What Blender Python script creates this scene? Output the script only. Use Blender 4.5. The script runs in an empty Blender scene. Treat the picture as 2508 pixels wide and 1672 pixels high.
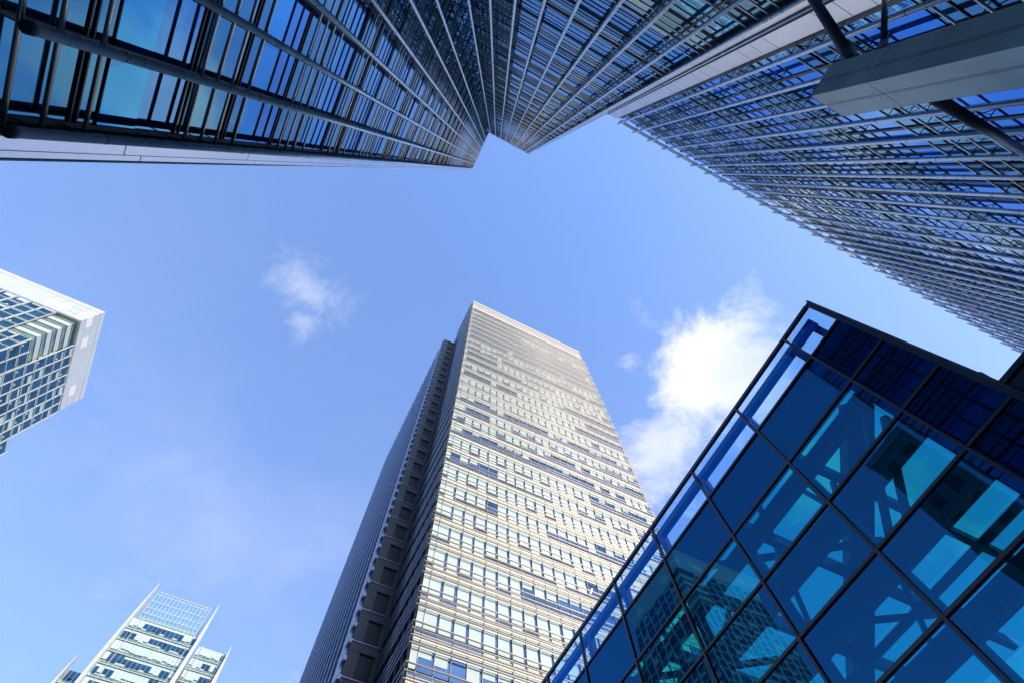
import bpy, math, random
from mathutils import Vector, Matrix
random.seed(7)
sc = bpy.context.scene
COL = sc.collection

# ------------------------------------------------------------------ camera
cam_d = bpy.data.cameras.new('camera')
cam = bpy.data.objects.new('camera', cam_d)
COL.objects.link(cam)
cam_d.sensor_width = 36.0
cam_d.lens = 17.653
cam_d.clip_start = 0.1
cam_d.clip_end = 5000.0
RR = [[0.89331197, -0.44854895, -0.02824119],
      [0.41678680, 0.85029107, -0.32139361],
      [0.16817400, 0.27533421, 0.94652447]]
rt, dn, fw = (Vector(r) for r in RR)
cam.matrix_world = Matrix(((rt.x, -dn.x, -fw.x, 0), (rt.y, -dn.y, -fw.y, 0), (rt.z, -dn.z, -fw.z, 0), (0, 0, 0, 1)))
sc.camera = cam
FPX = 17.653 / 36.0 * 2508

# ------------------------------------------------------------------ view
sc.view_settings.view_transform = 'Standard'
sc.view_settings.look = 'None'
sc.view_settings.gamma = 1.0
sc.view_settings.use_curve_mapping = False
sc.view_settings.exposure = 0.85

# ------------------------------------------------------------------ sun and sky
SUN_EL = math.radians(30)
sh = Vector((0.45, -0.89, 0)).normalized()
sun_vec = Vector((sh.x * math.cos(SUN_EL), sh.y * math.cos(SUN_EL), math.sin(SUN_EL)))
sd = bpy.data.lights.new('sun', 'SUN')
sd.energy = 2.5
sd.angle = math.radians(0.53)
sd.color = (1.0, 0.87, 0.69)
sun = bpy.data.objects.new('sun', sd)
COL.objects.link(sun)
sun.rotation_euler = sun_vec.to_track_quat('Z', 'Y').to_euler()

world = bpy.data.worlds.new('World')
sc.world = world
world.use_nodes = True
wt = world.node_tree
wt.nodes.clear()
def WN(t, **k):
    n = wt.nodes.new(t)
    for a, b in k.items(): setattr(n, a, b)
    return n
def wmath(op, a, b=None, c=None, clamp=False):
    n = WN('ShaderNodeMath', operation=op); n.use_clamp = clamp
    for i, v in enumerate((a, b, c)):
        if v is None: continue
        if isinstance(v, (int, float)): n.inputs[i].default_value = v
        else: wt.links.new(v, n.inputs[i])
    return n.outputs[0]
sky = WN('ShaderNodeTexSky', sky_type='NISHITA')
sky.sun_disc = False
sky.sun_elevation = SUN_EL
sky.sun_rotation = math.atan2(sh.x, sh.y)
sky.air_density = 1.0
sky.dust_density = 1.2
sky.ozone_density = 1.0
tint = WN('ShaderNodeMix', data_type='RGBA', blend_type='MULTIPLY')
tint.inputs[0].default_value = 1.0
tint.inputs[7].default_value = (1.38, 1.76, 2.45, 1)
wt.links.new(sky.outputs[0], tint.inputs[6])
even = WN('ShaderNodeMix', data_type='RGBA'); even.inputs[0].default_value = 0.35
wt.links.new(tint.outputs[2], even.inputs[6]); even.inputs[7].default_value = (1.55, 2.62, 5.3, 1)
tc = WN('ShaderNodeTexCoord')
sep = WN('ShaderNodeSeparateXYZ')
wt.links.new(tc.outputs['Generated'], sep.inputs[0])
zc = wmath('MAXIMUM', sep.outputs[2], 0.04)
px = wmath('DIVIDE', sep.outputs[0], zc)
py = wmath('DIVIDE', sep.outputs[1], zc)
cmb = WN('ShaderNodeCombineXYZ')
wt.links.new(px, cmb.inputs[0]); wt.links.new(py, cmb.inputs[1])
P = cmb.outputs[0]          # position on a flat cloud deck, in units of its height
def wnoise(scale, detail, rough, dist=0.0, w=None):
    n = WN('ShaderNodeTexNoise')
    n.inputs['Scale'].default_value = scale
    n.inputs['Detail'].default_value = detail
    n.inputs['Roughness'].default_value = rough
    n.inputs['Distortion'].default_value = dist
    if w:
        m = WN('ShaderNodeMapping'); m.inputs['Location'].default_value = (w, w * 1.7, 0)
        wt.links.new(P, m.inputs[0]); wt.links.new(m.outputs[0], n.inputs[0])
    else: wt.links.new(P, n.inputs[0])
    return n.outputs[0]
n1 = wnoise(6.0, 14, 0.66, 0.3)
n2 = wnoise(8.0, 12, 0.66, 0.6, 5.3)
n3 = wnoise(3.2, 8, 0.6, 0.3, 9.1)
def cloud_bank(cx, cy, rx, ry, rot, dens, edge, noise, nk):
    m = WN('ShaderNodeMapping', vector_type='TEXTURE')
    m.inputs['Location'].default_value = (cx, cy, 0)
    m.inputs['Rotation'].default_value = (0, 0, math.radians(rot))
    m.inputs['Scale'].default_value = (rx, ry, 1)
    wt.links.new(P, m.inputs[0])
    l = WN('ShaderNodeVectorMath', operation='LENGTH'); wt.links.new(m.outputs[0], l.inputs[0])
    v = wmath('SUBTRACT', 1.0, l.outputs['Value'])
    v = wmath('ADD', v, wmath('MULTIPLY', wmath('SUBTRACT', noise, 0.5), nk))
    s = WN('ShaderNodeMapRange', interpolation_type='SMOOTHSTEP')
    wt.links.new(v, s.inputs[0])
    s.inputs[1].default_value = edge[0]; s.inputs[2].default_value = edge[1]
    s.inputs[3].default_value = 0; s.inputs[4].default_value = dens
    return s.outputs[0]
banks = [
    cloud_bank(0.615, 0.16, 0.155, 0.15, -35, 1.0, (-0.30, 0.55), n1, 2.5),
    cloud_bank(0.63, 0.39, 0.12, 0.18, -20, 0.8, (-0.2, 0.9), n1, 3.0),
    cloud_bank(0.40, 0.12, 0.06, 0.025, 20, 0.22, (0.0, 1.8), n2, 4.5),
    cloud_bank(-0.235, 0.385, 0.075, 0.075, 30, 0.6, (-0.45, 1.4), n2, 3.4),
    cloud_bank(0.72, 0.16, 0.16, 0.12, 20, 0.8, (0.0, 0.9), n2, 2.6),
    cloud_bank(1.05, 0.25, 0.42, 0.13, 3, 0.9, (-0.2, 0.9), n1, 3.0),
    cloud_bank(-0.545, 0.865, 0.06, 0.08, 0, 0.22, (0.3, 2.0), n2, 5.0),
    cloud_bank(0.05, 1.38, 0.14, 0.12, 0, 0.35, (0.2, 1.9), n2, 4.5),
    cloud_bank(-0.25, 1.05, 0.75, 0.55, 10, 0.24, (-0.3, 1.5), n3, 1.2),
    cloud_bank(0.7, -1.0, 0.5, 0.3, 0, 0.7, (0.0, 1.0), n1, 3.0),
]
mx = banks[0]
for b in banks[1:]: mx = wmath('MAXIMUM', mx, b)
# thin veil that whitens the air towards the lower sky
veil = wmath('MULTIPLY', wmath('SUBTRACT', wmath('POWER', wmath('ADD', wmath('MULTIPLY', px, px), wmath('MULTIPLY', py, py)), 0.5), 0.2), 0.10, clamp=True)
veil = wmath('MINIMUM', veil, 0.10)
cmix = WN('ShaderNodeMix', data_type='RGBA'); cmix.clamp_factor = True
wt.links.new(wmath('MAXIMUM', mx, veil), cmix.inputs[0])
wt.links.new(even.outputs[2], cmix.inputs[6])
shade_ = WN('ShaderNodeMix', data_type='RGBA')
shade_.inputs[6].default_value = (4.3, 4.9, 6.2, 1); shade_.inputs[7].default_value = (6.3, 6.3, 6.5, 1)
wt.links.new(wmath('MULTIPLY_ADD', n3, 2.6, -0.75, clamp=True), shade_.inputs[0])
wt.links.new(shade_.outputs[2], cmix.inputs[7])
bg = WN('ShaderNodeBackground')
bg.inputs[1].default_value = 0.10
wt.links.new(cmix.outputs[2], bg.inputs[0])
wo = WN('ShaderNodeOutputWorld')
wt.links.new(bg.outputs[0], wo.inputs[0])

# ------------------------------------------------------------------ materials
def new_mat(name):
    m = bpy.data.materials.new(name); m.use_nodes = True
    nt = m.node_tree
    return m, nt, nt.nodes['Principled BSDF'], nt.nodes['Material Output']
def solid(name, col, rough=0.5, metal=0.0, var=0.0, vscale=1.0, bump=0.0, bscale=3.0, spec=0.5, emit=None, stretch=None):
    m, nt, p, out = new_mat(name)
    p.inputs['Base Color'].default_value = (*col, 1)
    p.inputs['Roughness'].default_value = rough
    p.inputs['Metallic'].default_value = metal
    p.inputs['Specular IOR Level'].default_value = spec
    g = nt.nodes.new('ShaderNodeNewGeometry')
    mp = nt.nodes.new('ShaderNodeMapping')
    nt.links.new(g.outputs['Position'], mp.inputs[0])
    if stretch: mp.inputs['Scale'].default_value = stretch
    if var:
        n = nt.nodes.new('ShaderNodeTexNoise'); n.inputs['Scale'].default_value = vscale; n.inputs['Detail'].default_value = 6
        nt.links.new(mp.outputs[0], n.inputs[0])
        r = nt.nodes.new('ShaderNodeMapRange'); r.inputs[1].default_value = 0.3; r.inputs[2].default_value = 0.7
        r.inputs[3].default_value = 1 - var; r.inputs[4].default_value = 1 + var * 0.5
        nt.links.new(n.outputs[0], r.inputs[0])
        mu = nt.nodes.new('ShaderNodeMix'); mu.data_type = 'RGBA'; mu.blend_type = 'MULTIPLY'; mu.inputs[0].default_value = 1
        mu.inputs[6].default_value = (*col, 1)
        nt.links.new(r.outputs[0], mu.inputs[7]); nt.links.new(mu.outputs[2], p.inputs['Base Color'])
        r2 = nt.nodes.new('ShaderNodeMapRange'); r2.inputs[3].default_value = rough * 0.8; r2.inputs[4].default_value = min(1, rough * 1.3)
        nt.links.new(n.outputs[0], r2.inputs[0]); nt.links.new(r2.outputs[0], p.inputs['Roughness'])
    if bump:
        n = nt.nodes.new('ShaderNodeTexNoise'); n.inputs['Scale'].default_value = bscale; n.inputs['Detail'].default_value = 2
        nt.links.new(mp.outputs[0], n.inputs[0])
        b = nt.nodes.new('ShaderNodeBump'); b.inputs['Strength'].default_value = bump; b.inputs['Distance'].default_value = 0.05
        nt.links.new(n.outputs[0], b.inputs['Height']); nt.links.new(b.outputs[0], p.inputs['Normal'])
    if emit:
        p.inputs['Emission Color'].default_value = (*emit[0], 1); p.inputs['Emission Strength'].default_value = emit[1]
    return m
def facade_glass(name, tintc, rough=0.015, bump=0.02, bscale=0.8, var=0.25):
    """coated, slightly wavy solar glass: tinted mirror that whitens towards grazing"""
    return solid(name, tintc, rough, 1.0, var, 0.35, bump, bscale)
def clear_glass(name, trans, gloss, fac, bump=0.02, bscale=0.7, facpow=0.35):
    m, nt, p, out = new_mat(name)
    nt.nodes.remove(p)
    t = nt.nodes.new('ShaderNodeBsdfTransparent'); t.inputs[0].default_value = (*trans, 1)
    g = nt.nodes.new('ShaderNodeBsdfGlossy'); g.inputs['Color'].default_value = (*gloss, 1); g.inputs['Roughness'].default_value = 0.0
    lf = nt.nodes.new('ShaderNodeLayerWeight'); lf.inputs[0].default_value = 0.5
    lw = nt.nodes.new('ShaderNodeMath'); lw.operation = 'POWER'; lw.inputs[1].default_value = 4.0
    nt.links.new(lf.outputs['Facing'], lw.inputs[0])
    mr = nt.nodes.new('ShaderNodeMapRange'); mr.inputs[3].default_value = fac; mr.inputs[4].default_value = 1.0
    nt.links.new(lw.outputs[0], mr.inputs[0])
    x = nt.nodes.new('ShaderNodeMixShader')
    nt.links.new(mr.outputs[0], x.inputs[0]); nt.links.new(t.outputs[0], x.inputs[1]); nt.links.new(g.outputs[0], x.inputs[2])
    geo = nt.nodes.new('ShaderNodeNewGeometry')
    n = nt.nodes.new('ShaderNodeTexNoise'); n.inputs['Scale'].default_value = bscale; n.inputs['Detail'].default_value = 1.5
    nt.links.new(geo.outputs['Position'], n.inputs[0])
    b = nt.nodes.new('ShaderNodeBump'); b.inputs['Strength'].default_value = bump; b.inputs['Distance'].default_value = 0.05
    nt.links.new(n.outputs[0], b.inputs['Height']); nt.links.new(b.outputs[0], g.inputs['Normal'])
    nt.links.new(x.outputs[0], out.inputs[0])
    return m
M = dict(
    glassA=facade_glass('blue_solar_glass', (0.075, 0.255, 0.52), bump=0.10, bscale=0.6),
    glassS=facade_glass('blue_green_spandrel_glass', (0.08, 0.26, 0.38), rough=0.05, bump=0.10, bscale=0.6),
    glassR=facade_glass('pale_blue_solar_glass', (0.05, 0.28, 0.70), bump=0.08, bscale=0.6),
    tube=solid('brushed_steel_tube', (0.62, 0.66, 0.74), 0.27, 0.6, 0.08, 2.0),
    rod=solid('steel_louvre_rod', (0.58, 0.55, 0.52), 0.32, 1.0, 0.08, 2.0),
    steelp=solid('satin_steel_panel', (0.70, 0.70, 0.74), 0.30, 1.0, 0.12, 0.9, 0.05, 0.4, stretch=(1, 1, 0.4)),
    dark=solid('dark_anodised_frame', (0.012, 0.014, 0.018), 0.4, 0.0, 0.1, 3),
    dark2=solid('dark_bracket_steel', (0.02, 0.024, 0.03), 0.45, 0.3),
    seam=solid('black_sealant_joint', (0.03, 0.03, 0.035), 0.8),
    mast=solid('grey_painted_steel_casing', (0.34, 0.44, 0.44), 0.38, 0.0, 0.22, 1.6),
    mastd=solid('dark_grey_painted_steel_strut', (0.05, 0.055, 0.065), 0.4, 0.2, 0.1, 3),
    cream=solid('white_enamelled_tube', (0.90, 0.76, 0.58), 0.45, 0.0, 0.05, 1),
    stone=solid('cream_spandrel_panel', (0.74, 0.66, 0.54), 0.6, 0.0, 0.08, 0.6),
    beige=solid('beige_louvre_panel', (0.55, 0.44, 0.33), 0.6, 0.0, 0.10, 0.8),
    greenp=solid('pale_green_glass_spandrel', (0.44, 0.50, 0.46), 0.5, 0.0, 0.10, 0.5),
    blind=solid('pale_green_roller_blind', (0.46, 0.56, 0.53), 0.6, 0.0, 0.08, 0.4),
    blindc=solid('cream_closed_board', (0.62, 0.48, 0.33), 0.5),
    winC=solid('dark_blue_office_glass', (0.06, 0.13, 0.26), 0.04, 0.5, 0.4, 0.3, 0.05, 0.5),
    clad=solid('grey_stone_cladding', (0.12, 0.115, 0.12), 0.5, 0.0, 0.12, 0.5),
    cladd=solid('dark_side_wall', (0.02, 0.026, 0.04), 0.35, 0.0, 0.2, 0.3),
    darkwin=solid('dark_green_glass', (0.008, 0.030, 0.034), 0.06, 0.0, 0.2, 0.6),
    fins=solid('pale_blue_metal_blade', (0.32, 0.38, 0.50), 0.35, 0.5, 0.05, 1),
    white=solid('white_enamel_panel', (0.52, 0.53, 0.51), 0.4, 0.0, 0.05, 0.2),
    seamw=solid('pink_grey_panel_joint', (0.50, 0.44, 0.42), 0.6),
    warmp=solid('warm_white_panel', (0.80, 0.72, 0.66), 0.4),
    winT=solid('blue_window_glass', (0.02, 0.10, 0.19), 0.05, 0.45, 0.6, 0.35, 0.1, 0.4),
    winTg=solid('green_window_glass', (0.16, 0.30, 0.24), 0.08, 0.3, 0.5, 0.4, 0.1, 0.4),
    gsteel=solid('dark_painted_frame_steel', (0.010, 0.013, 0.02), 0.35, 0.0, 0.1, 2),
    ginner=solid('blue_grey_inner_steel', (0.010, 0.016, 0.035), 0.4, 0.0, 0.1, 2),
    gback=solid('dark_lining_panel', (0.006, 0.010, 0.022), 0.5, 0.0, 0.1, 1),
    ground=solid('grey_granite_paving', (0.34, 0.33, 0.31), 0.7, 0.0, 0.25, 0.4),
    conc=solid('pale_concrete_wall', (0.34, 0.36, 0.34), 0.6, 0.0, 0.15, 0.3),
    roofm=solid('grey_roof_membrane', (0.12, 0.12, 0.12), 0.8),
    lamp=solid('office_strip_light', (0.9, 0.85, 0.6), 0.5, emit=((1.0, 0.86, 0.5), 3.0)),
)
M['gblue'] = solid('blue_fabric_blind', (0.01, 0.10, 0.42), 0.7, 0.0, 0.25, 2.0, stretch=(1, 6, 0.6))
M['glassB'] = facade_glass('paler_interior_reflection_glass', (0.06, 0.34, 0.60), bump=0.10, bscale=0.6)  # paler tint for added sheets that paint interior reflections onto the panes
M['gtop'] = clear_glass('clear_parapet_glass', (0.62, 0.88, 1.0), (0.02, 0.26, 0.80), 0.26)
M['gwall'] = clear_glass('deep_blue_wall_glass', (0.03, 0.46, 0.48), (0.04, 0.25, 0.52), 0.27, bump=0.05)
M['screen'] = clear_glass('pale_screen_glass', (0.72, 0.90, 0.92), (0.7, 0.9, 0.95), 0.22)
M['gdark'] = clear_glass('dark_reflection_glass', (0.02, 0.10, 0.12), (0.01, 0.09, 0.22), 0.26, bump=0.05)  # wall glass darkened: the tower's dark reflection is put into its tint
M['groof'] = clear_glass('blue_roof_glass', (0.45, 0.78, 0.90), (0.3, 0.6, 0.9), 0.05)

# ------------------------------------------------------------------ mesh helpers
class MB:
    def __init__(s): s.v = []; s.f = []; s.smooth = []
    def box(s, x0, x1, y0, y1, z0, z1):
        if x0 > x1: x0, x1 = x1, x0
        if y0 > y1: y0, y1 = y1, y0
        if z0 > z1: z0, z1 = z1, z0
        b = len(s.v)
        s.v += [(x0,y0,z0),(x1,y0,z0),(x1,y1,z0),(x0,y1,z0),(x0,y0,z1),(x1,y0,z1),(x1,y1,z1),(x0,y1,z1)]
        for q in ((0,3,2,1),(4,5,6,7),(0,1,5,4),(1,2,6,5),(2,3,7,6),(3,0,4,7)):
            s.f.append(tuple(b+i for i in q)); s.smooth.append(False)
        return s
    def hexa(s, pts):
        b = len(s.v); s.v += [tuple(p) for p in pts]
        for q in ((0,3,2,1),(4,5,6,7),(0,1,5,4),(1,2,6,5),(2,3,7,6),(3,0,4,7)):
            s.f.append(tuple(b+i for i in q)); s.smooth.append(False)
        return s
    def tube(s, p, q, r, n=10, r2=None, caps=True):
        p = Vector(p); q = Vector(q); d = (q-p).normalized()
        a = d.orthogonal().normalized(); c = d.cross(a)
        if r2 is None: r2 = r
        b = len(s.v)
        for e, rr in ((p, r), (q, r2)):
            for i in range(n):
                t = 2*math.pi*i/n
                s.v.append(tuple(e + a*math.cos(t)*rr + c*math.sin(t)*rr))
        for i in range(n):
            j = (i+1) % n
            s.f.append((b+i, b+j, b+n+j, b+n+i)); s.smooth.append(True)
        if caps:
            s.f.append(tuple(b+i for i in reversed(range(n)))); s.smooth.append(False)
            s.f.append(tuple(b+n+i for i in range(n))); s.smooth.append(False)
        return s
    def bar(s, p, q, w, h, up=(0,0,1)):
        """rectangular bar from p to q"""
        p = Vector(p); q = Vector(q); d = (q-p).normalized(); up = Vector(up)
        if abs(d.dot(up)) > 0.98: up = Vector((1,0,0))
        a = d.cross(up).normalized(); c = a.cross(d).normalized()
        a *= w/2; c *= h/2
        return s.hexa([p-a-c, p+a-c, q+a-c, q-a-c, p-a+c, p+a+c, q+a+c, q-a+c])
    def add(s, o):
        b = len(s.v); s.v += o.v
        s.f += [tuple(b+i for i in q) for q in o.f]; s.smooth += o.smooth
        return s
    def build(s, name, mat, parent=None, **props):
        me = bpy.data.meshes.new(name)
        me.from_pydata(s.v, [], s.f)
        if any(s.smooth): me.polygons.foreach_set('use_smooth', s.smooth)
        me.materials.append(mat); me.update()
        o = bpy.data.objects.new(name, me); COL.objects.link(o)
        if parent is not None: o.parent = parent
        for k, v in props.items(): o[k] = v
        return o
def thing(name, label, cat, group=None):
    o = bpy.data.objects.new(name, None); COL.objects.link(o)
    o['label'] = label; o['category'] = cat
    if group: o['group'] = group
    return o
def score(mb):
    xs = []; ys = []
    for v in mb.v:
        v = Vector(v); zf = v.dot(fw)
        if zf < 0.3: continue
        xs.append(min(2508, max(0, v.dot(rt)/zf*FPX+1254))); ys.append(min(1672, max(0, v.dot(dn)/zf*FPX+836)))
    if len(xs) < 4: return 0
    a = (max(xs)-min(xs)) * (max(ys)-min(ys))
    return a
def emit(items, name, mat, parent, limit=100, **props):
    """the largest in view become parts of their own; what is left over is one part"""
    items = [(score(m), i, m) for i, m in enumerate(items)]
    items.sort(key=lambda t: -t[0])
    rest = MB(); n = 0; nr = 0; outs = []
    for sc_, i, m in items:
        if n < limit and sc_ > 0: outs.append(m.build(name, mat, parent, **props)); n += 1
        else: rest.add(m); nr += 1
    if nr:
        o = rest.build(name, mat, parent, **props)
        if nr > 1: o['kind'] = 'stuff'
    return outs

def tilt(m, axis, amp=0.0035):
    i = 0 if axis == 'y' else 1; j = 1 - i
    c = [sum(v[k] for v in m.v)/len(m.v) for k in range(3)]
    a = random.gauss(0, amp); b = random.gauss(0, amp)
    m.v = [tuple(v[k] + (a*(v[j]-c[j]) + b*(v[2]-c[2]) if k == i else 0) for k in range(3)) for v in m.v]
    return m
class Fac:
    """facade frame: u runs along the wall, w out of it, z up"""
    def __init__(s, axis, plane, out): s.axis = axis; s.p = plane; s.o = out
    def xyz(s, u, w, z):
        return (u, s.p + s.o*w, z) if s.axis == 'x' else (s.p + s.o*w, u, z)
    def box(s, mb, u0, u1, w0, w1, z0, z1):
        a = s.xyz(u0, w0, z0); b = s.xyz(u1, w1, z1)
        return mb.box(a[0], b[0], a[1], b[1], a[2], b[2])
    def tube(s, mb, u0, w0, z0, u1, w1, z1, r, n=10):
        return mb.tube(s.xyz(u0, w0, z0), s.xyz(u1, w1, z1), r, n)
    def bar(s, mb, u0, w0, z0, u1, w1, z1, a, b):
        return mb.bar(s.xyz(u0, w0, z0), s.xyz(u1, w1, z1), a, b)

GZ = -1.6
# ------------------------------------------------------------------ ground
g = MB().box(-2500, 2500, -2500, 2500, GZ-0.5, GZ).build('ground', M['ground']); g['kind'] = 'structure'

# ------------------------------------------------------------------ tubed facades (towers at the top of the picture)
TW, RW = 0.45, 0.33           # how far tubes and rods stand off the glass
def tubed_facade(parent, fac, u0, u1, tubes, ztop, floor, phase, tag, glass, tube_r=0.075, rod_r=0.033, over=0.8, zlow=GZ, lattice=True, trim=(0, 0)):
    tubes = sorted(tubes)
    edges = [u0] + tubes + [u1]
    refl = []; panes = []; spans = []; trans = []; rods = []; mull = []; brk = []; joints = []
    k0 = math.floor((zlow-phase)/floor)
    k = k0
    while phase + k*floor < ztop - 0.2:
        zb = phase + k*floor
        za, zm, zt = zb, zb + 0.47*floor, zb + floor
        for a, b in zip(edges[:-1], edges[1:]):
            if b - a < 0.15: continue
            if min(zm, ztop) - max(za, zlow) > 0.3:
                panes.append(tilt(fac.box(MB(), a+0.04, b-0.04, -0.06, 0.0, max(za, zlow)+0.03, min(zm, ztop)-0.03), fac.axis))
            if min(zm, ztop) - max(za, zlow) > 1.0 and zm < 90 and b-a > 0.8 and tag != 'R':
                hh = random.choice((0.45, 0.5, 0.6, 0.85)); q = random.choice((0.0, 0.0, 0.12))
                refl.append(fac.box(MB(), a+0.05+q, b-0.05, -0.01, 0.006, max(za, zlow)+0.04, max(za, zlow)+0.04+hh*(min(zm, ztop)-max(za, zlow)-0.08)))
            if zm < ztop-0.3 and zm > zlow:
                spans.append(tilt(fac.box(MB(), a+0.04, b-0.04, -0.07, -0.008, zm+0.03, min(zt, ztop)-0.03), fac.axis))
        for zz, hh in ((zm-0.02, 0.04), (zm+0.13, 0.03), (zb+0.89*floor-0.05, 0.03), (zb+0.89*floor+0.07, 0.03)):
            if tag == 'R' and zz > zm and abs(zz-zm-0.13) > 0.01 and zz > zb+0.89*floor: continue
            if tag == 'R' and abs(zz-zm-0.13) < 0.01: continue
            if zlow < zz < ztop-0.1: trans.append(fac.box(MB(), u0+0.01, u1-0.01, -0.03, 0.015+hh*0.2, zz, zz+hh))
        lev = [zb+t*floor for t in (0.42, 0.55, 0.68, 0.85)]
        for z in lev:
            if zlow < z < ztop-0.05: rods.append(fac.tube(MB(), u0+0.03+trim[0], RW, z, u1-0.03-trim[1], RW, z, rod_r, 8))
        for u in tubes:
            m = MB()
            for i, z in enumerate(lev):
                if zlow < z < ztop-0.05:
                    fac.bar(m, u, 0.04, z, u, TW-0.03, z, 0.016, 0.03)
                    if lattice and i < 3:
                        fac.bar(m, u, 0.13, z, u, RW-0.02, z+0.12*floor, 0.014, 0.014)
                        fac.bar(m, u, RW-0.02, z+0.02, u, 0.13, z+0.12*floor, 0.02, 0.02)
            if m.v: brk.append(m)
        k += 1
    if tag == 'R':
        for z in (ztop-0.9, ztop-0.5, ztop-0.08): rods.append(fac.tube(MB(), u0+0.03, RW, z, u1-0.03, RW, z, rod_r, 8))
        for u in tubes:
            m = MB()
            for z in (ztop-0.9, ztop-0.08): fac.bar(m, u, 0.04, z, u, TW-0.03, z, 0.02, 0.04)
            fac.bar(m, u, RW-0.03, ztop-0.9, u, 0.05, ztop-0.1, 0.016, 0.016)
            brk.append(m)
    for u in tubes:
        mull.append(fac.box(MB(), u-(0.06 if tag == 'R' else 0.035), u+(0.06 if tag == 'R' else 0.035), 0.0, 0.035, zlow, ztop-0.02))
    T = []; caps = MB()
    for u in tubes:
        T.append(fac.tube(MB(), u, TW, 6.9, u, TW, ztop+over, tube_r, 14)); fac.tube(caps, u, TW, 6.8, u, TW, 6.898, tube_r+0.006, 14)
        z = phase + floor * (k0) - 0.0033*HA
        m = MB()
        while z < ztop:
            if z > 7: fac.tube(m, u, TW, z, u, TW, z+0.02, tube_r+0.004, 14)
            z += floor
        joints.append(m)
    emit(panes, 'window_pane', glass, parent)
    emit(refl, 'interior_reflection_pane', M['glassB'], parent)
    emit(spans, 'spandrel_pane', M['glassS'], parent)
    emit(trans, 'transom', M['dark'], parent)
    emit(rods, 'louvre_rod', M['rod'], parent)
    emit(mull, 'mullion', M['dark'], parent)
    emit(brk, 'bracket', M['dark2'], parent)
    tb = emit(T, 'steel_tube', M['tube'], parent)
    for m in joints[:1]: pass
    caps.build('tube_end_cap', M['seam'], parent, kind='stuff')
    jm = MB()
    for m in joints: jm.add(m)
    jm.build('tube_joint', M['seam'], parent, kind='stuff')

# --- tall corner tower: facade on the left (faces +x) and facade in the middle (faces +y)
HA = 130.0; FL = 4.33; PH = 0.0678*HA
tower = thing('corner_tower', 'tall blue glass tower with steel tubes fanning out from its inner corner, top left', 'tower')
FLx = Fac('y', -6.0, 1)
FMy = Fac('x', -7.25, 1)
cm = MB(); cm.box(-34, -6.25, -34, 2.62, GZ, HA-0.3).box(-6.25, 5.3, -34, -7.5, GZ, HA-0.3)
cm.build('inner_wall', M['dark'], tower)
tL = [2.28-1.25*i for i in range(7)]
tM = [4.86, 3.91] + [3.91-1.27*i for i in range(1, 8)]
tubed_facade(tower, FLx, -7.25, 2.25, tL, HA-1.2, FL, PH, 'L', M['glassA'], lattice=False, trim=(0.33, 0))
tubed_facade(tower, FMy, -6.0, 4.90, tM[1:], HA-1.2, FL, PH, 'M', M['glassA'], lattice=False, trim=(0.33, 0))
# steel cladding at the two outer corners
panels = []; seams = MB()
k = -2
while PH + k*FL < HA:
    z0 = max(GZ, PH+k*FL+0.012+0.05*FL); z1 = min(HA-0.1, PH+(k+1)*FL-0.012+0.05*FL)
    if z1 > z0:
        panels.append(MB().box(-6.24, -5.62, 2.37, 2.55, z0, z1))
        panels.append(MB().box(-6.24, -5.605, 2.553, 2.64, z0+0.4, z1+0.4))
        panels.append(MB().box(4.99, 5.24, -7.49, -6.98, z0, z1))
    k += 1
panels.append(MB().box(-6.24, -5.5, -6.9, 2.5, HA-1.15, HA))
panels.append(MB().box(-5.49, 5.24, -7.49, -6.82, HA-1.15, HA))
emit(panels, 'steel_panel', M['steelp'], tower)
MB().tube((-5.62, 2.665, GZ), (-5.62, 2.665, HA+0.3), 0.025, 10).build('edge_rail', M['steelp'], tower)
MB().tube((4.90, -6.86, GZ), (4.90, -6.86, HA+0.3), 0.05, 10).build('edge_rail', M['tube'], tower)
MB().tube((5.28, -6.93, GZ), (5.28, -6.93, HA+0.3), 0.035, 10).build('edge_rail', M['tube'], tower)
MB().box(-34, -6.3, -34, 2.5, HA-0.28, HA-0.1).box(-6.29, 5.2, -34, -7.55, HA-0.28, HA-0.1).build('roof', M['roofm'], tower)

# --- lower wing on the right (faces +y)
HR = 39.1; RL = 4.95; RPH = 2.0
wing = thing('office_building', 'lower glass office building with steel tubes and louvre rods along the right side', 'building')
tR = [6.41+1.263*i for i in range(56)]
FR = Fac('x', -7.25, 1)
MB().box(5.42, 77.5, -30, -7.5, GZ, HR-0.2).build('inner_wall', M['dark'], wing)
tubed_facade(wing, FR, 6.32, 77.3, tR, HR, RL, 12.56-2*RL, 'R', M['glassR'], over=0.06)
panels = []
z = GZ; i = 0
cuts = []
zz = 0.2
while zz < HR:
    cuts += [zz, zz+0.85, zz+1.7]; zz += 4.22
cuts = [c for c in cuts if c < HR-0.3] + [HR-0.05]
for a, b in zip([GZ]+cuts[:-1], cuts):
    panels.append(MB().box(5.45, 6.10, -7.49, -7.0, a+0.012, b-0.012))
emit(panels, 'steel_panel', M['steelp'], wing)
MB().box(6.12, 6.28, -7.48, -7.12, GZ, HR).build('dark_channel', M['dark'], wing)
MB().box(5.36, 5.43, -7.49, -6.96, GZ, HR-0.02).build('dark_joint', M['seam'], wing)
MB().box(5.44, 77.5, -30, -7.52, HR-0.18, HR-0.05).build('roof', M['roofm'], wing)

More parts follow.
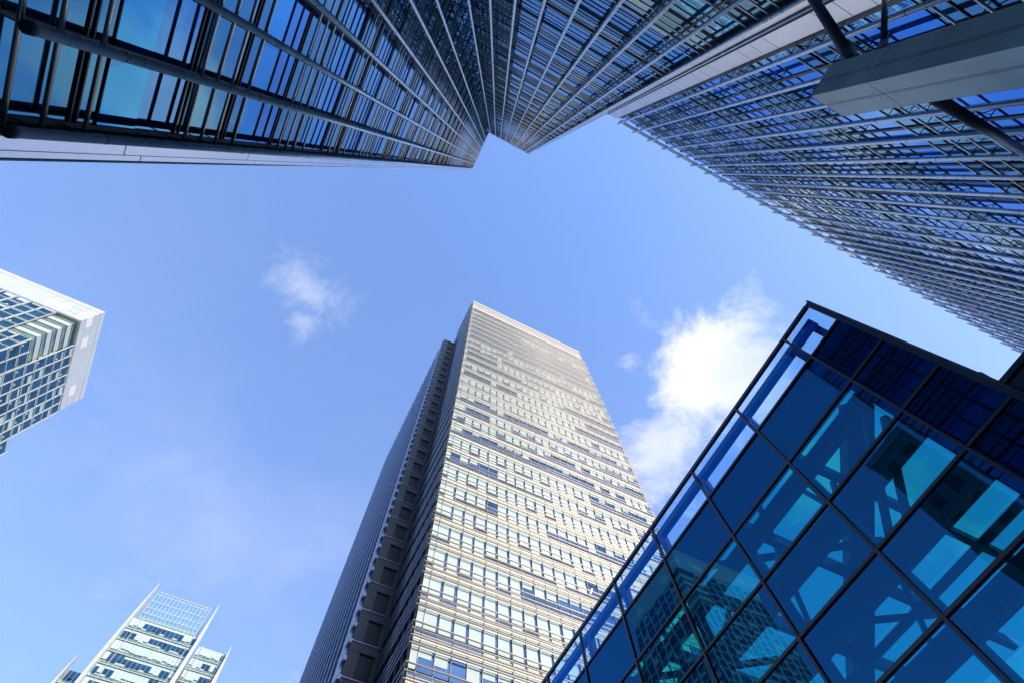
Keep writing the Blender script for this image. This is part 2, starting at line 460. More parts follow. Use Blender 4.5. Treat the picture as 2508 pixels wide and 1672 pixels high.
# --- vertical boxed column held off the wing by struts
K = 10.0
mast = thing('strutted_column', 'grey boxed metal column held off the glass wall by dark struts at the top right', 'column')
x0, x1, y1, y0 = 0.457*K, 0.531*K, -0.374*K, -0.432*K
zj = [K, 8.53, 5.2, 1.9, GZ]
for a, b in zip(zj[1:], zj[:-1]):
    m = MB().box(x0, x1, y0, y1, a+0.006, b-0.006 if b != K else b)
    m.build('casing_panel', M['mast'], mast)
MB().box(x0+0.02, x1-0.02, y0+0.02, y1-0.02, GZ, K-0.05).build('core', M['seam'], mast)
gm = MB()
for q in (0.44, 0.485):
    gm.box(x0+(x1-x0)*q-0.003, x0+(x1-x0)*q+0.003, y1-0.01, y1+0.002, GZ, K-0.001)
for q in (0.50, 0.56):
    gm.box(x0-0.002, x0+0.01, y0+(y1-y0)*q-0.003, y0+(y1-y0)*q+0.003, GZ, K-0.001)
gm.build('groove', M['seam'], mast)
fx = []
for zq in (9.75, 8.68, 8.38, 5.35, 5.05, 2.05, 1.75):
    for q in (0.06, 0.36, 0.57, 0.94):
        fx.append(MB().tube((x0+(x1-x0)*q, y1-0.002, zq), (x0+(x1-x0)*q, y1+0.004, zq), 0.009, 8))
    for q in (0.08, 0.42, 0.64, 0.92):
        fx.append(MB().tube((x0+0.002, y0+(y1-y0)*q, zq), (x0-0.004, y0+(y1-y0)*q, zq), 0.009, 8))
emit(fx, 'screw_head', M['mastd'], mast)
MB().box(x0+0.10, x1-0.05, y0-0.03, y0+0.01, 8.6, 9.8).build('fixing_plate', M['mastd'], mast)
def strut(p, q, r):
    p = Vector(p); q = Vector(q); d = (q-p).normalized()
    o = MB().tube(p+d*0.32, q, r, 16).build('strut', M['mastd'], mast)
    MB().tube(p+d*0.05, p+d*0.34, r*1.05, 16, r*1.3).build('fork_end', M['mastd'], o)
    MB().tube(p+d*0.34, p+d*0.44, r*1.3, 16, r*1.25).build('collar', M['mastd'], o)
    MB().tube(p-Vector((0.10, 0, 0)), p+Vector((0.10, 0, 0)), 0.055, 12).build('pin', M['mastd'], o)
    s2 = MB()
    for sx in (-0.055, 0.055): s2.bar(p+Vector((sx, 0, 0))-d*0.08, p+Vector((sx, 0, 0))+d*0.2, 0.02, 0.20)
    s2.build('clevis_plate', M['mastd'], o)
    MB().tube(q-d*0.35, q-d*0.02, r*1.4, 16, r*1.2).build('fork_end', M['mastd'], o)
Pt = lambda u, v, k: (u*k, v*k, k)
strut(Pt(0.497, -0.452, 9.45), Pt(0.30, -0.5223, 13.7), 0.095)
strut(Pt(0.532, -0.49, 8.9), Pt(0.455, -0.585, 12.2), 0.05)
strut(Pt(0.62, -0.475, 8.6), Pt(0.955, -0.486, 14.4), 0.10)

# ------------------------------------------------------------------ sunlit central tower
HC = 152.0; PC = 4.0
ct = thing('sunlit_tower', 'cream sunlit office tower with rows of white horizontal tubes rising in the middle', 'tower')
CX0, CX1, CY = 0.068*HC, 0.3155*HC, 0.2475*HC
YW = 0.32*HC
MB().box(CX0+0.15, CX1-0.15, CY+0.35, 0.62*HC, GZ, HC-0.4).build('inner_wall', M['dark'], ct)
FC = Fac('x', CY+0.3, -1)
MODC = 1.512
us = [CX0+0.06, CX0+0.76]
while us[-1]+MODC < CX1-0.2: us.append(us[-1]+MODC)
us.append(CX1-0.02)
base0 = 0.2396*HC + 0.2
wins = []; blinds = []; spg = []; spc = []; low = []; tubesC = []; mul = []; boards = []; brC = MB(); lights = []; tick = MB(); hbl = []
ZTOPF = 0.952*HC
k = -10
while base0 + k*PC < ZTOPF - 0.5:
    b = base0 + k*PC
    fi = k
    zc = [b, b+0.19*PC, b+0.36*PC, b+0.49*PC, b+PC]
    if zc[0] > GZ:
        run = random.random()
        for i, (a, c) in enumerate(zip(us[:-1], us[1:])):
            aa, cc = a+0.025, c-0.025
            spg.append(FC.box(MB(), aa, cc, 0, 0.06, zc[0]+0.03, zc[1]-0.03))
            spc.append(FC.box(MB(), aa, cc, 0, 0.10, zc[1], zc[2]-0.02))
            low.append(FC.box(MB(), aa, cc, 0, 0.03, zc[2]+0.03, zc[3]-0.02))
            if i == 0:
                blinds.append(FC.box(MB(), aa, cc, 0.0, 0.05, zc[3]+0.03, zc[4]-0.03)); continue
            wins.append(FC.box(MB(), aa, cc, 0, 0.02, zc[3]+0.03, zc[4]-0.03))
            if k == 3 and 18 <= i <= 22:
                boards.append(FC.box(MB(), aa, cc, 0.022, 0.06, zc[3]+0.03, zc[4]-0.03)); continue
            if random.random() < 0.12: run = random.random()
            r = run*0.8 + random.random()*0.2
            pb = 0.62 if k < 10 else (0.42 if k < 15 else 0.2)
            if r < pb:
                blinds.append(FC.box(MB(), aa, cc-0.22-0.1*random.random(), 0.022, 0.05, zc[3]+0.05, zc[4]-0.03))
                if random.random() < 0.5:
                    hbl.append(FC.box(MB(), aa, cc-0.25, 0.032, 0.05, zc[2]+0.05, zc[3]-0.04))
            elif r < pb+0.18:
                h = random.choice((0.25, 0.35, 0.5, 0.7))
                blinds.append(FC.box(MB(), aa, cc-0.25, 0.022, 0.05, zc[4]-0.03-h*(zc[4]-zc[3]), zc[4]-0.03))
            elif r > 0.9 and k < 6:
                x = a + 0.3 + random.random()*0.6
                m = MB(); FC.bar(m, x, 0.03, zc[3]+0.35, x+0.35, 0.03, zc[3]+1.2, 0.02, 0.12); lights.append(m)
        for t in (0.0, 0.187, 0.366, 0.55):
            tubesC.append(FC.tube(MB(), CX0-0.30, 0.42, b+t*PC, CX1+0.30, 0.40, b+t*PC, 0.075, 8))
        for u in us[1:-1:2]:
            for t in (0.0, 0.187, 0.366, 0.55):
                FC.bar(brC, u, 0.1, b+t*PC, u, 0.38, b+t*PC, 0.03, 0.04)
        for u in us[1:-1]:
            for q in range(1, 6):
                FC.box(tick, u+q*MODC/6-0.008, u+q*MODC/6+0.008, 0.101, 0.106, zc[1]+0.1, zc[2]-0.1)
    k += 1
for u in us:
    mul.append(FC.box(MB(), u-0.02, u+0.02, 0.0, 0.13, GZ, ZTOPF))
emit(wins, 'window_pane', M['winC'], ct)
emit(blinds, 'window_blind', M['blind'], ct)
emit(hbl, 'lower_blind', M['blind'], ct)
emit(boards, 'boarded_window', M['blindc'], ct, label='window closed with a sand coloured board')
emit(spg, 'green_spandrel', M['greenp'], ct)
emit(spc, 'cream_spandrel', M['stone'], ct)
emit(low, 'low_window', M['winC'], ct)
emit(tubesC, 'sunshade_tube', M['cream'], ct)
emit(mul, 'mullion', M['seamw'], ct)
emit(lights, 'strip_light', M['lamp'], ct)
brC.build('tube_bracket', M['dark2'], ct, kind='stuff')
tick.build('panel_rib', M['seamw'], ct, kind='stuff')
# crown: white band, beige louvres, white coping
cr = []
for a, c in zip(us[::1][:-1], us[1:]):
    cr.append(FC.box(MB(), a+0.02, c-0.02, -0.1, 0.12, 0.962*HC, 0.992*HC))
emit(cr, 'louvre_panel', M['beige'], ct)
m = MB(); FC.box(m, CX0, CX1, -0.1, 0.2, ZTOPF+0.02, 0.962*HC-0.02); FC.box(m, CX0-0.05, CX1+0.05, -0.1, 0.25, 0.992*HC+0.02, HC+0.2)
m.build('parapet', M['white'], ct)
m = MB()
for zq in range(12):
    FC.box(m, CX0, CX1, 0.121, 0.14, 0.964*HC+zq*0.36, 0.964*HC+zq*0.36+0.08)
m.build('louvre_slats', M['beige'], ct, kind='stuff')
for q in (0.02, 0.34, 0.985):
    x = CX0+(CX1-CX0)*q
    MB().box(x-0.15, x+0.15, CY+0.15, CY+0.45, HC+0.2, HC+1.1).build('roof_anchor', M['dark2'], ct)
m = MB(); m.box(CX0+0.1, CX1-0.1, CY+0.5, 0.62*HC-0.1, HC-0.38, HC-0.1); m.build('roof', M['roofm'], ct)
# side wall facing left: dark glass behind pale horizontal blades
FS = Fac('y', CX0+0.12, -1)
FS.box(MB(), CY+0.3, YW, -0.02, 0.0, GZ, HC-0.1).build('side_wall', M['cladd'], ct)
bl = []; z = 2.0; sg = []
k = -10
while base0 + k*PC < HC:
    b = base0+k*PC
    for t in (0.0, 0.187, 0.366, 0.55):
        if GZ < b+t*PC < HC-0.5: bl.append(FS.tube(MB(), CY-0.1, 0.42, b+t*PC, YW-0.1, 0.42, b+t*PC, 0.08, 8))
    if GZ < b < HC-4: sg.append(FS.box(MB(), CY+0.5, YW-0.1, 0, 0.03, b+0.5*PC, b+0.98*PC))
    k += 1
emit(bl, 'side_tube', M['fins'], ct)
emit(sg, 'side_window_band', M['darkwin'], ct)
m = MB(); y = CY+0.4
while y < YW:
    FS.box(m, y-0.03, y+0.03, 0.0, 0.68, GZ, HC-2) if False else FS.box(m, y-0.03, y+0.03, 0.0, 0.2, GZ, HC-2); y += 1.5
m.build('side_fin', M['dark2'], ct, kind='stuff')
# corner trusses that carry the tube ends
m = MB(); k = -10
while base0 + k*PC < HC-4:
    b = base0+k*PC
    if b > GZ:
        for t in (0.0, 0.187, 0.366, 0.55):
            m.bar((CX0+0.1, CY+0.3, b+t*PC), (CX0-0.35, CY-0.15, b+t*PC), 0.05, 0.06)
        m.bar((CX0-0.30, CY-0.12, b), (CX0-0.30, CY-0.12, b+0.55*PC), 0.03, 0.03)
        m.bar((CX0+0.1, CY+0.3, b), (CX0-0.35, CY-0.15, b+0.187*PC), 0.04, 0.04)
        m.bar((CX0+0.1, CY+0.3, b+0.366*PC), (CX0-0.35, CY-0.15, b+0.55*PC), 0.04, 0.04)
    k += 1
m.build('corner_truss', M['dark2'], ct, kind='stuff')
# set-back dark flank
HW = 0.918*HC; WX0 = 0.0455*HC
FW = Fac('x', YW, -1)
MB().box(WX0+0.2, CX0+0.1, YW+0.2, 0.62*HC-0.1, GZ, HW-0.2).build('flank_core', M['dark'], ct)
cl = []; wn = []; led = []; lt = []
k = 0
z = HW - 0.3
wu0, wu1 = WX0+1.15, CX0-0.55
while z > GZ:
    zb = max(GZ, z-PC)
    if z-zb > 2:
        cl.append(FW.box(MB(), WX0, wu0, -0.25, 0, zb+0.02, z-0.02))
        cl.append(FW.box(MB(), wu1, CX0+0.05, -0.25, 0, zb+0.02, z-0.02))
        cl.append(FW.box(MB(), wu0+0.01, wu1-0.01, -0.25, 0, zb+0.02, zb+1.15))
        wn.append(FW.box(MB(), wu0+0.01, wu1-0.01, -0.4, -0.35, zb+1.17, z-0.02))
        led.append(FW.box(MB(), WX0-0.08, CX0-0.15, 0.0, 0.10, zb+1.0, zb+1.10))
        m = MB()
        for q in (0.33, 0.66): FW.box(m, wu0+(wu1-wu0)*q-0.03, wu0+(wu1-wu0)*q+0.03, -0.34, -0.25, zb+1.2, z-0.05)
        for q in (1.9, 3.1): FW.box(m, wu0+0.02, wu1-0.02, -0.34, -0.26, zb+q, zb+q+0.07)
        m.build('window_bar', M['dark2'], ct) if 20 < zb else None
        if random.random() < 0.35:
            lt.append(FW.box(MB(), wu0+0.25, wu0+1.0, -0.33, -0.3, zb+1.35, zb+1.5))
    z -= PC
emit(cl, 'cladding_panel', M['clad'], ct)
emit(wn, 'flank_window', M['darkwin'], ct)
emit(led, 'ledge', M['fins'], ct)
emit(lt, 'ceiling_light', M['lamp'], ct)
FX = Fac('y', WX0, -1)
FX.box(MB(), YW+0.05, 0.62*HC, -0.15, -0.05, GZ, HW-0.1).build('flank_side_wall', M['winT'], ct)
bl = []; z = 4.0
while z < HW-0.4:
    bl.append(FX.box(MB(), YW-0.05, 0.62*HC, 0.0, 0.30, z, z+0.5)); z += PC/2
emit(bl, 'flank_blade', M['fins'], ct)
m = MB(); y = YW+0.6; i = 0
while y < 0.62*HC:
    FX.box(m, y, y+0.45, 0.0, 0.55, GZ, HW-0.3); y += 3.0
m.build('flank_fin', M['fins'], ct, kind='stuff')
FW.box(MB(), WX0-0.1, CX0, -0.4, 0.1, HW-0.25, HW).build('flank_coping', M['fins'], ct)

# ------------------------------------------------------------------ white-crowned tower at the left
HT = 137.0
tw = thing('white_crowned_tower', 'pale glass tower with a blank white crown and notched corner at the left edge', 'tower')
TX, TY = -0.586*HT, 0.596*HT
TXe, TYe = -0.84*HT, 0.806*HT
ZC = 0.937*HT
MB().box(TXe, TX-0.25, TY+0.25, TYe-0.2, ZC, HT-0.3).build('crown_core', M['seamw'], tw)
FTx = Fac('x', TY+0.2, -1); FTy = Fac('y', TX-0.2, 1)
cp = []; wp = []
def crown(fac, segs, sgn):
    for (a, c, kind) in segs:
        if kind == 'blank':
            cp.append(fac.box(MB(), a+sgn*0.03, c-sgn*0.03, 0, 0.12, ZC+0.1, HT-1.6))
        else:
            n = max(1, round(abs(c-a)/2.9)); st = (c-a)/n
            for i in range(n):
                zs = [ZC+0.1, ZC+2.2, ZC+4.6, HT-1.6]
                for j in range(3):
                    (wp if (j == 1 and i % 3 != 1) else cp).append(fac.box(MB(), a+st*i+sgn*0.04, a+st*(i+1)-sgn*0.04, 0, 0.12, zs[j]+0.04, zs[j+1]-0.04))
        n = max(1, round(abs(c-a)/2.9)); st = (c-a)/n
        for i in range(n): cp.append(fac.box(MB(), a+st*i+sgn*0.03, a+st*(i+1)-sgn*0.03, 0, 0.14, HT-1.56, HT))
crown(FTy, [(TY, 0.665*HT, 'grid'), (0.665*HT, 0.755*HT, 'blank'), (0.755*HT, TYe, 'grid')], 1)
crown(FTx, [(TX, -0.667*HT, 'grid'), (-0.667*HT, -0.748*HT, 'blank'), (-0.748*HT, TXe, 'grid')], -1)
emit(cp, 'white_panel', M['white'], tw)
emit(wp, 'warm_panel', M['warmp'], tw)
MB().box(TXe, TX-0.19, TY+0.19, TYe, ZC-0.12, ZC).build('crown_soffit', M['white'], tw)
# body: recessed corner bay with stepped floors, and two projecting bays
PT = 0.0208*HT
core = MB().box(TXe, TX-0.9, TY+0.9, TYe-0.5, GZ, ZC-0.15); core.build('inner_wall', M['winTg'], tw)
fl = []; gw = []
def bay(x0, x1, y0, y1, ztop, nx_face, step, ftot=60, winm='winT'):
    """one projecting bay: glass box with slab edges, frames and vertical fins"""
    return
slabs = []; frm = []; fin = []; win = []; grn = []; shade = []
def face(fac, u0, u1, sgn, ztop, nfl, mod=3.3):
    lo, hi = min(u0, u1), max(u0, u1)
    n = max(1, round((hi-lo)/mod)); st = (hi-lo)/n
    for f in range(nfl):
        zt = ztop - f*PT; zb = zt-PT
        if zb < GZ: break
        slabs.append(fac.box(MB(), lo, hi, 0.0, 0.10, zb+0.02, zb+0.15))
        for i in range(n):
            a = lo+st*i; c = a+st
            win.append(fac.box(MB(), a+0.30, c-0.30, -0.02, 0.02, zb+0.50, zt-0.28))
            grn.append(fac.box(MB(), a+0.05, a+0.27, -0.02, 0.02, zb+0.2, zt-0.1))
            if (i*7+f*3) % 5 < 3:
                fr = MB(); fac.box(fr, a+0.14, c-0.14, 0.03, 0.09, zt-0.36, zt-0.24); fac.box(fr, a+0.14, a+0.24, 0.03, 0.09, zb+0.4, zt-0.37); frm.append(fr)
            if random.random() < 0.4:
                h = random.choice((0.3, 0.5, 0.8))
                shade.append(fac.box(MB(), a+0.3+random.random()*0.8, c-0.3, 0.025, 0.05, zt-0.36-h*PT*0.5, zt-0.38))
            if random.random() < 0.25:
                q = a+0.4+random.random()*1.6
                shade.append(fac.box(MB(), q, q+0.5, 0.025, 0.05, zb+0.45, zb+0.9))
    for i in range(n+1):
        fin.append(fac.box(MB(), lo+st*i-0.05, lo+st*i+0.05, 0.0, 0.22, max(GZ, ztop-nfl*PT), ztop))
def block(x0, x1, y0, y1, ztop):
    MB().box(x0, x1-0.2, y0+0.2, y1, GZ, ztop-0.02).build('bay_wall', M['winTg'], tw)
# bay on the face to the right of the notch
ny = 0.649*HT; nx = -0.628*HT
block(TX-8, TX, ny, TYe+0.01, ZC-0.14)
face(FTy, ny, TYe, 1, ZC-0.16, 44)
block(TXe, nx, TY, TY+8, ZC-0.14)
face(FTx, TXe, nx, -1, ZC-0.16, 44)
# side returns of the bays inside the notch
face(Fac('y', nx-0.2, 1), TY+0.3, TY+1.6, 1, ZC-0.16, 14, 1.3)
face(Fac('x', ny+0.2, -1), TX-1.6, TX-0.3, -1, ZC-0.16, 14, 1.3)
# corner floors: white slab edges and green glass, wrapping round the recessed corner
for f in range(6):
    zt = ZC-0.2 - f*PT*1.05
    z0 = zt - PT*1.05
    ch = MB().box(nx-0.1, TX-0.75, TY+0.75, ny+0.1, z0+0.05, z0+PT*0.50)
    ch.build('corner_slab', M['white'], tw)
    MB().box(nx-0.1, TX-0.7, TY+0.7, ny+0.1, z0+PT*0.62, z0+PT*0.66).build('corner_rail', M['greenp'], tw)
# lower, filled-in corner
face(Fac('y', TX-0.2, 1), TY+0.2, ny-0.3, 1, 0.832*HT, 36)
face(Fac('x', TY+0.2, -1), nx+0.3, TX-0.2, -1, 0.832*HT, 36)
MB().box(nx-0.1, TX-0.22, TY+0.22, ny+0.1, GZ, 0.832*HT-0.05).build('bay_wall', M['winTg'], tw)
# wider lower body
block(TX-14, TX-0.02, TYe+0.05, 0.838*HT, 0.832*HT)
face(Fac('y', TX-0.22, 1), TYe+0.1, 0.838*HT, 1, 0.832*HT, 36)
emit(slabs, 'slab_edge', M['white'], tw)
emit(win, 'window', M['winT'], tw)
emit(shade, 'window_blind', M['blind'], tw)
emit(frm, 'window_frame', M['warmp'], tw)
emit(grn, 'side_light', M['greenp'], tw)
emit(fin, 'vertical_fin', M['white'], tw)

# ------------------------------------------------------------------ distant tower with white blades
HS = 160.0; SY = 1.25*HS
st_ = thing('bladed_tower', 'distant pale green glass tower between tall white blades at the bottom left', 'tower')
FSs = Fac('x', SY, -1)
def s_block(x0, x1, ztop, nfl, pitch=0.0283*HS, crown=0.0, nmod=14, dark=False):
    MB().box(x0+0.1, x1-0.1, SY+0.3, SY+22, GZ, ztop-0.05).build('inner_wall', M['winT' if dark else 'greenp'], st_)
    w_ = (x1-x0)/nmod
    wi = []; bl_ = []; sp = []; ml = []; hb = []
    for f in range(nfl):
        zt = ztop-f*pitch; zb = zt-pitch
        hb.append(FSs.box(MB(), x0, x1, 0.0, 0.35, zb-0.10, zb+0.12))
        sp.append(FSs.box(MB(), x0, x1, -0.05, 0.05, zb+0.14, zb+0.95))
        run = random.random()
        for i in range(nmod):
            if random.random() < 0.35: run = random.random()
            a = x0+w_*i+0.05; c = a+w_-0.1
            if dark: run = 0.35
            if run < 0.42: h = random.choice((0.0, 0.0, 0.15, 0.3))
            else: h = 0.85
            top = zt-0.35
            bot = zb+1.0
            cut = bot+(top-bot)*h
            if h < 0.8:
                wi.append(FSs.box(MB(), a, c, -0.04, 0.02, cut, top-0.75 if run < .3 else top-0.2))
                if run < .3: bl_.append(FSs.box(MB(), a, c, -0.04, 0.03, top-0.73, top))
            else:
                bl_.append(FSs.box(MB(), a, c, -0.04, 0.03, bot+0.9*random.random(), top))
    for i in range(nmod+1):
        x = x0+w_*i
        ml.append(FSs.box(MB(), x-0.03, x+0.03, 0.05, 0.14, ztop-nfl*pitch, ztop))
    for x in (x0+0.12*(x1-x0), x0+0.93*(x1-x0)):
        ml.append(FSs.box(MB(), x-0.06, x+0.06, 0.3, 0.5, ztop-nfl*pitch, ztop))
    emit(wi, 'window', M['winT'], st_); emit(bl_, 'window_blind', M['blind'], st_)
    emit(sp, 'spandrel_strip', M['winTg'], st_); emit(hb, 'floor_beam', M['white'], st_); emit(ml, 'mullion', M['white'], st_)
sx0, sx1 = -0.319*HS, -0.170*HS
s_block(sx0, sx1, 0.918*HS, 10, nmod=15)
s_block(-0.158*HS, -0.094*HS, 0.900*HS, 8, nmod=7)
s_block(-0.356*HS, -0.327*HS, 0.778*HS, 5, nmod=3, dark=True)
# open glass screen on top
cx0, cx1 = -0.311*HS, -0.182*HS
m = MB()
zs = [0.920*HS, 0.934*HS, 0.949*HS, 0.967*HS, 0.986*HS, 0.994*HS]
for i, z in enumerate(zs): FSs.box(m, cx0, cx1, 0.0, 0.18, z-0.11, z+0.11)
m.build('screen_rail', M['white'], st_)
sm = []
for i in range(15):
    x = cx0+(cx1-cx0)*i/14
    sm.append(FSs.box(MB(), x-0.06, x+0.06, 0.0, 0.14, zs[0], zs[-1]))
emit(sm, 'screen_post', M['white'], st_)
sg_ = []
for a_, b_ in zip(zs[:-1], zs[1:]):
    for i in range(14):
        x = cx0+(cx1-cx0)*i/14; x2 = cx0+(cx1-cx0)*(i+1)/14
        q = MB(); q.v = [(x+0.07, SY-0.08, a_+0.12), (x2-0.07, SY-0.08, a_+0.12), (x2-0.07, SY-0.08, b_-0.12), (x+0.07, SY-0.08, b_-0.12)]
        q.f = [(0, 1, 2, 3)]; q.smooth = [False]; sg_.append(q)
emit(sg_, 'screen_pane', M['screen'], st_)
sp_ = []
for i in range(28):
    if i % 2 == 0 or random.random() < .4:
        x = cx0+(cx1-cx0)*(i+.3)/28
        sp_.append(FSs.box(MB(), x-0.12, x+0.12, -0.6, -0.4, zs[0], zs[3] if i % 3 else zs[4]))
emit(sp_, 'screen_glass', M['blind'], st_)
MB().box(cx0+0.4, cx1-0.4, SY+0.5, SY+20, 0.918*HS, 0.932*HS).build('plant_room', M['greenp'], st_)
for (xa, xb, zt, zl, side) in ((sx0-1.1, sx0-0.1, 1.006*HS, 0.75*HS, -1), (sx1+0.1, sx1+1.4, 1.002*HS, 0.75*HS, 1), (-0.093*HS, -0.0830*HS, 0.912*HS, 0.70*HS, 1), (-0.3615*HS, -0.357*HS, 0.800*HS, 0.66*HS, -1)):
    # tapering blade, widest low down, pointed at its tip
    n = 7; mbl = MB(); prev = None
    for i in range(n+1):
        t = i/n; z = zl+(zt-zl)*t
        w = (xb-xa)*(1-t**2.2)*(1.0) + 0.12
        off = 0 if side > 0 else (xb-xa)
        p0 = xa if side > 0 else xb-w; p1 = p0+w
        y0_, y1_ = SY-2.2, SY+3.5-3.0*t
        ring = [(p0, y0_, z), (p1, y0_, z), (p1, y1_, z), (p0, y1_, z)]
        if prev: mbl.hexa(prev+ring)
        prev = ring
    mbl.box(xa, xb, SY-2.2, SY+3.5, GZ, zl)
    mbl.build('white_blade', M['white'], st_)
for x in (sx0+1.2, sx1-1.0):
    m = MB().bar((x, SY+1, 0.915*HS), (x-0.4, SY+1, 0.965*HS), 0.5, 0.5); m.build('blade_stay', M['beige'], st_)

# ------------------------------------------------------------------ dark glass pavilion at the lower right
X = 13.0
gp = thing('glass_pavilion', 'dark blue glass building with steel frame seen through its panes at the lower right', 'building')
rows = [1.437, 1.288, 1.121, 0.957, 0.800, 0.640, 0.480, 0.320, 0.160, GZ/X]
cols = [-0.0735, 0.046, 0.305, 0.5615, 0.818, 1.075, 1.332, 1.59, 1.85, 2.11, 2.37]
rz = [r*X for r in rows]; cy = [c*X for c in cols]
FG = Fac('y', X, -1)
top = []; wall = []; mulg = []; trg = []
for j in range(len(rz)-1):
    for i in range(len(cy)-1):
        q = FG.box(MB(), cy[i]+0.03, cy[i+1]-0.03, -0.012, 0.012, rz[j+1]+0.03, rz[j]-0.03)
        (top if j == 0 else wall).append(q)
def panes_single(items, name, mat):
    emit(items, name, mat, gp)
# single-sided sheets keep each pane one reflection
def sheet(i, j): 
    m = MB(); b = [(X, cy[i]+0.03, rz[j+1]+0.03), (X, cy[i+1]-0.03, rz[j+1]+0.03), (X, cy[i+1]-0.03, rz[j]-0.03), (X, cy[i]+0.03, rz[j]-0.03)]
    m.v = b; m.f = [(0, 3, 2, 1)]; m.smooth = [False]; return tilt(m, 'y', 0.004)
top = [sheet(i, 0) for i in range(len(cy)-1)]
wall = [sheet(i, j) for j in range(1, len(rz)-1) for i in range(1, len(cy)-1)]
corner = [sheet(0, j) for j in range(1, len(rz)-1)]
emit(top, 'parapet_pane', M['gtop'], gp)
emit(wall, 'wall_pane', M['gwall'], gp)
emit(corner, 'corner_pane', M['gdark'], gp, label='wall pane with the dark tower reflection put into its tint')
for i, y in enumerate(cy):
    w = 0.11 if i == 0 else 0.045
    mulg.append(FG.box(MB(), y-w, y+(0.045 if i == 0 else w), -0.10, 0.07, GZ, rz[0]-0.0))
for j, z in enumerate(rz[:-1]):
    w = 0.10 if j == 0 else 0.045
    trg.append(FG.box(MB(), cy[0]+0.05, cy[-1], -0.08, 0.055, z-w, z+(0.06 if j == 0 else w)))
emit(mulg, 'mullion', M['gsteel'], gp)
emit(trg, 'transom', M['gsteel'], gp)
# small cap clips at the corner edge
for z in rz[:5]:
    MB().box(X-0.09, X+0.12, cy[0]-0.15, cy[0]-0.11, z-0.10, z+0.10).build('corner_clip', M['gsteel'], gp)
# opaque lining behind the second row and the first bay
MB().box(X+0.12, X+0.2, cy[0], cy[-1], rz[2]+0.03, rz[1]+0.12).build('spandrel_lining', M['gblue'], gp)
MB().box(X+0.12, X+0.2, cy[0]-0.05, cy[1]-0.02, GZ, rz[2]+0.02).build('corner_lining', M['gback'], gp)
# inner frame
bm = []
XI = X+0.55
bm.append(MB().box(XI, XI+0.30, cy[0]+0.4, cy[-1], 1.432*X, 1.432*X+0.30))
bm.append(MB().box(XI, XI+0.30, cy[0]+0.4, cy[-1], rz[1]-0.15, rz[1]+0.15))
for z in rz[2:]:
    if z > 0: bm.append(MB().box(XI, XI+0.35, cy[1]+0.1, cy[-1], z-0.30, z+0.22))
emit(bm, 'inner_beam', M['ginner'], gp)
cl = []
for i, y in enumerate(cy[1:], 1):
    cl.append(MB().box(XI+0.02, XI+0.32, y+0.02, y+0.30, GZ, 1.43*X))
emit(cl, 'inner_column', M['ginner'], gp)
# end frame across the building at the corner
MB().box(XI, X+12, cy[0]+0.45, cy[0]+0.75, 1.432*X, 1.432*X+0.25).build('end_beam', M['ginner'], gp)
MB().box(X+0.1, X+12, cy[0]-0.02, cy[0]+0.06, 1.50*X, 1.515*X) 
# roof structure
ZR = 1.20*X
rf = []
for i, y in enumerate(cy[1:], 1):
    rf.append(MB().box(XI+0.33, X+15, y-0.13, y+0.13, ZR-0.30, ZR+0.30))
x = X+3.2
pl = []
while x < X+15:
    pl.append(MB().box(x-0.09, x+0.09, cy[0], cy[-1], ZR-0.62, ZR-0.34)); x += 3.1
emit(rf, 'roof_rafter', M['ginner'], gp)
emit(pl, 'roof_purlin', M['ginner'], gp)
dg = []
s_ = ZR/1.25/13.0
def roofpt(u, v, z): return (u*z, v*z, z)
zd = ZR+0.3
dg.append(MB().bar(roofpt(0.94, 0.085, zd), roofpt(1.60, 0.87, zd), 0.95, 0.5))
dg.append(MB().bar(roofpt(0.98, 0.10, zd-1.2), roofpt(1.35, 0.42, zd-1.2), 0.22, 0.22))
dg.append(MB().bar(roofpt(1.02, 0.08, zd-1.2), roofpt(1.36, 0.36, zd-1.2), 0.22, 0.22))
for y0_, sgn in ((6.2, 1), (9.5, -1), (13.0, 1), (16.4, -1), (20.0, 1), (23, -1)):
    dg.append(MB().bar((XI+0.4, y0_, ZR+0.1), (X+6.5, y0_+sgn*4.0, ZR+0.1), 0.2, 0.2))
    dg.append(MB().bar((X+6.5, y0_+sgn*4.0, ZR), (X+13, y0_, ZR), 0.2, 0.2))
for i, y in enumerate(cy[2:9], 2):
    dg.append(MB().bar((XI+0.2, y+0.16, rz[3]), (X+2.6, y+0.16, ZR-0.3), 0.16, 0.16))
    dg.append(MB().bar((XI+0.2, y+0.16, rz[3]), (X+1.4, y+0.9, ZR-0.3), 0.12, 0.12))
emit(dg, 'roof_brace', M['ginner'], gp)
rg = []
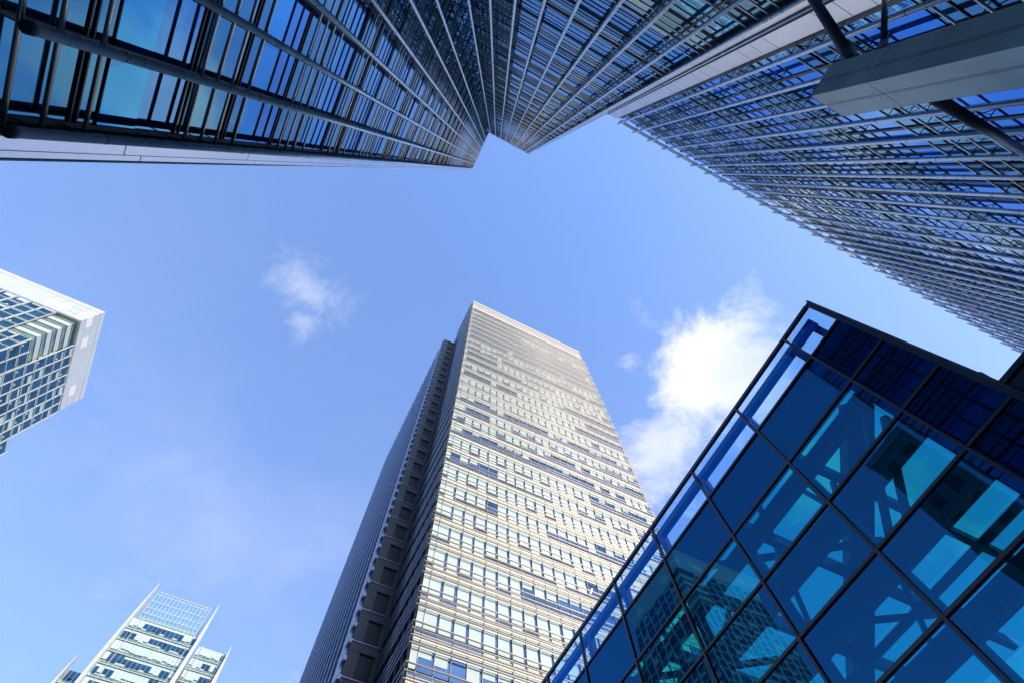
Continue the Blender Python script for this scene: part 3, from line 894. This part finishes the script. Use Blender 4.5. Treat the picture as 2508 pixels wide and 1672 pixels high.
for i in range(1, len(cy)-1):
    x = XI+0.4
    while x < X+15:
        m = MB(); zq = ZR+0.42
        m.v = [(x+0.03, cy[i]+0.03, zq), (x+3.07, cy[i]+0.03, zq), (x+3.07, cy[i+1]-0.03, zq), (x+0.03, cy[i+1]-0.03, zq)]
        m.f = [(0, 1, 2, 3)]; m.smooth = [False]; rg.append(m); x += 3.1
emit(rg, 'roof_pane', M['groof'], gp)
# end wall and lower annex running towards the wing
MB().box(X+0.2, X+15, cy[0]+0.1, cy[0]+0.3, GZ, rz[2]).build('end_wall', M['gback'], gp)
za = 0.8285*X
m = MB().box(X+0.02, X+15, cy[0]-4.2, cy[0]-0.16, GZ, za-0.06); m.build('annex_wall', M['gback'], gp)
MB().box(X-0.05, X+15, cy[0]-4.25, cy[0]-0.155, za-0.05, za+0.10).build('annex_coping', M['gsteel'], gp)
for j in range(4, len(rz)-1):
    zt = min(rz[j], za-0.1)
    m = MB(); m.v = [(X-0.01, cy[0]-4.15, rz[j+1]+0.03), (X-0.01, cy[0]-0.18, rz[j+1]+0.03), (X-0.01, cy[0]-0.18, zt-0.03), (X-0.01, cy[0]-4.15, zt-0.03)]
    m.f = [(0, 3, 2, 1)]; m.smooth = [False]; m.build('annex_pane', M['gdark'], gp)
MB().tube((X-0.02, cy[0]-0.14, GZ), (X-0.02, cy[0]-0.14, rz[0]+0.08), 0.05, 8).build('corner_post', M['gsteel'], gp)
MB().tube((X+0.3, cy[0]-0.16, 0.80*X*1.12), (X+0.9, cy[0]-0.16, 0.80*X*1.12), 0.09, 10).build('corner_pipe', M['gsteel'], gp)

# ------------------------------------------------------------------ block behind the left facade, seen only in the pavilion's glass
rb = thing('reflected_block', 'pale concrete block with square windows, reflected in the glass pavilion', 'building')
bx = -48.0
by1 = 0.195*(26+48)*0.98
bt = 0.93*(26+48)
MB().box(bx-30, bx, -40, by1, GZ, bt).build('wall', M['conc'], rb)
MB().box(bx-30.2, bx+0.2, -40.2, by1+0.2, bt, bt+1.2).build('roof', M['white'], rb)
FB = Fac('y', bx, 1)
w = []
for f in range(14):
    for i in range(9):
        z = bt-4.2-f*4.0; y = by1-3.2-i*3.4
        if z < 2: continue
        w.append(FB.box(MB(), y, y+1.9, 0.0, 0.05, z, z+2.2))
emit(w, 'window', M['darkwin'], rb)
print('objects', len(bpy.data.objects))
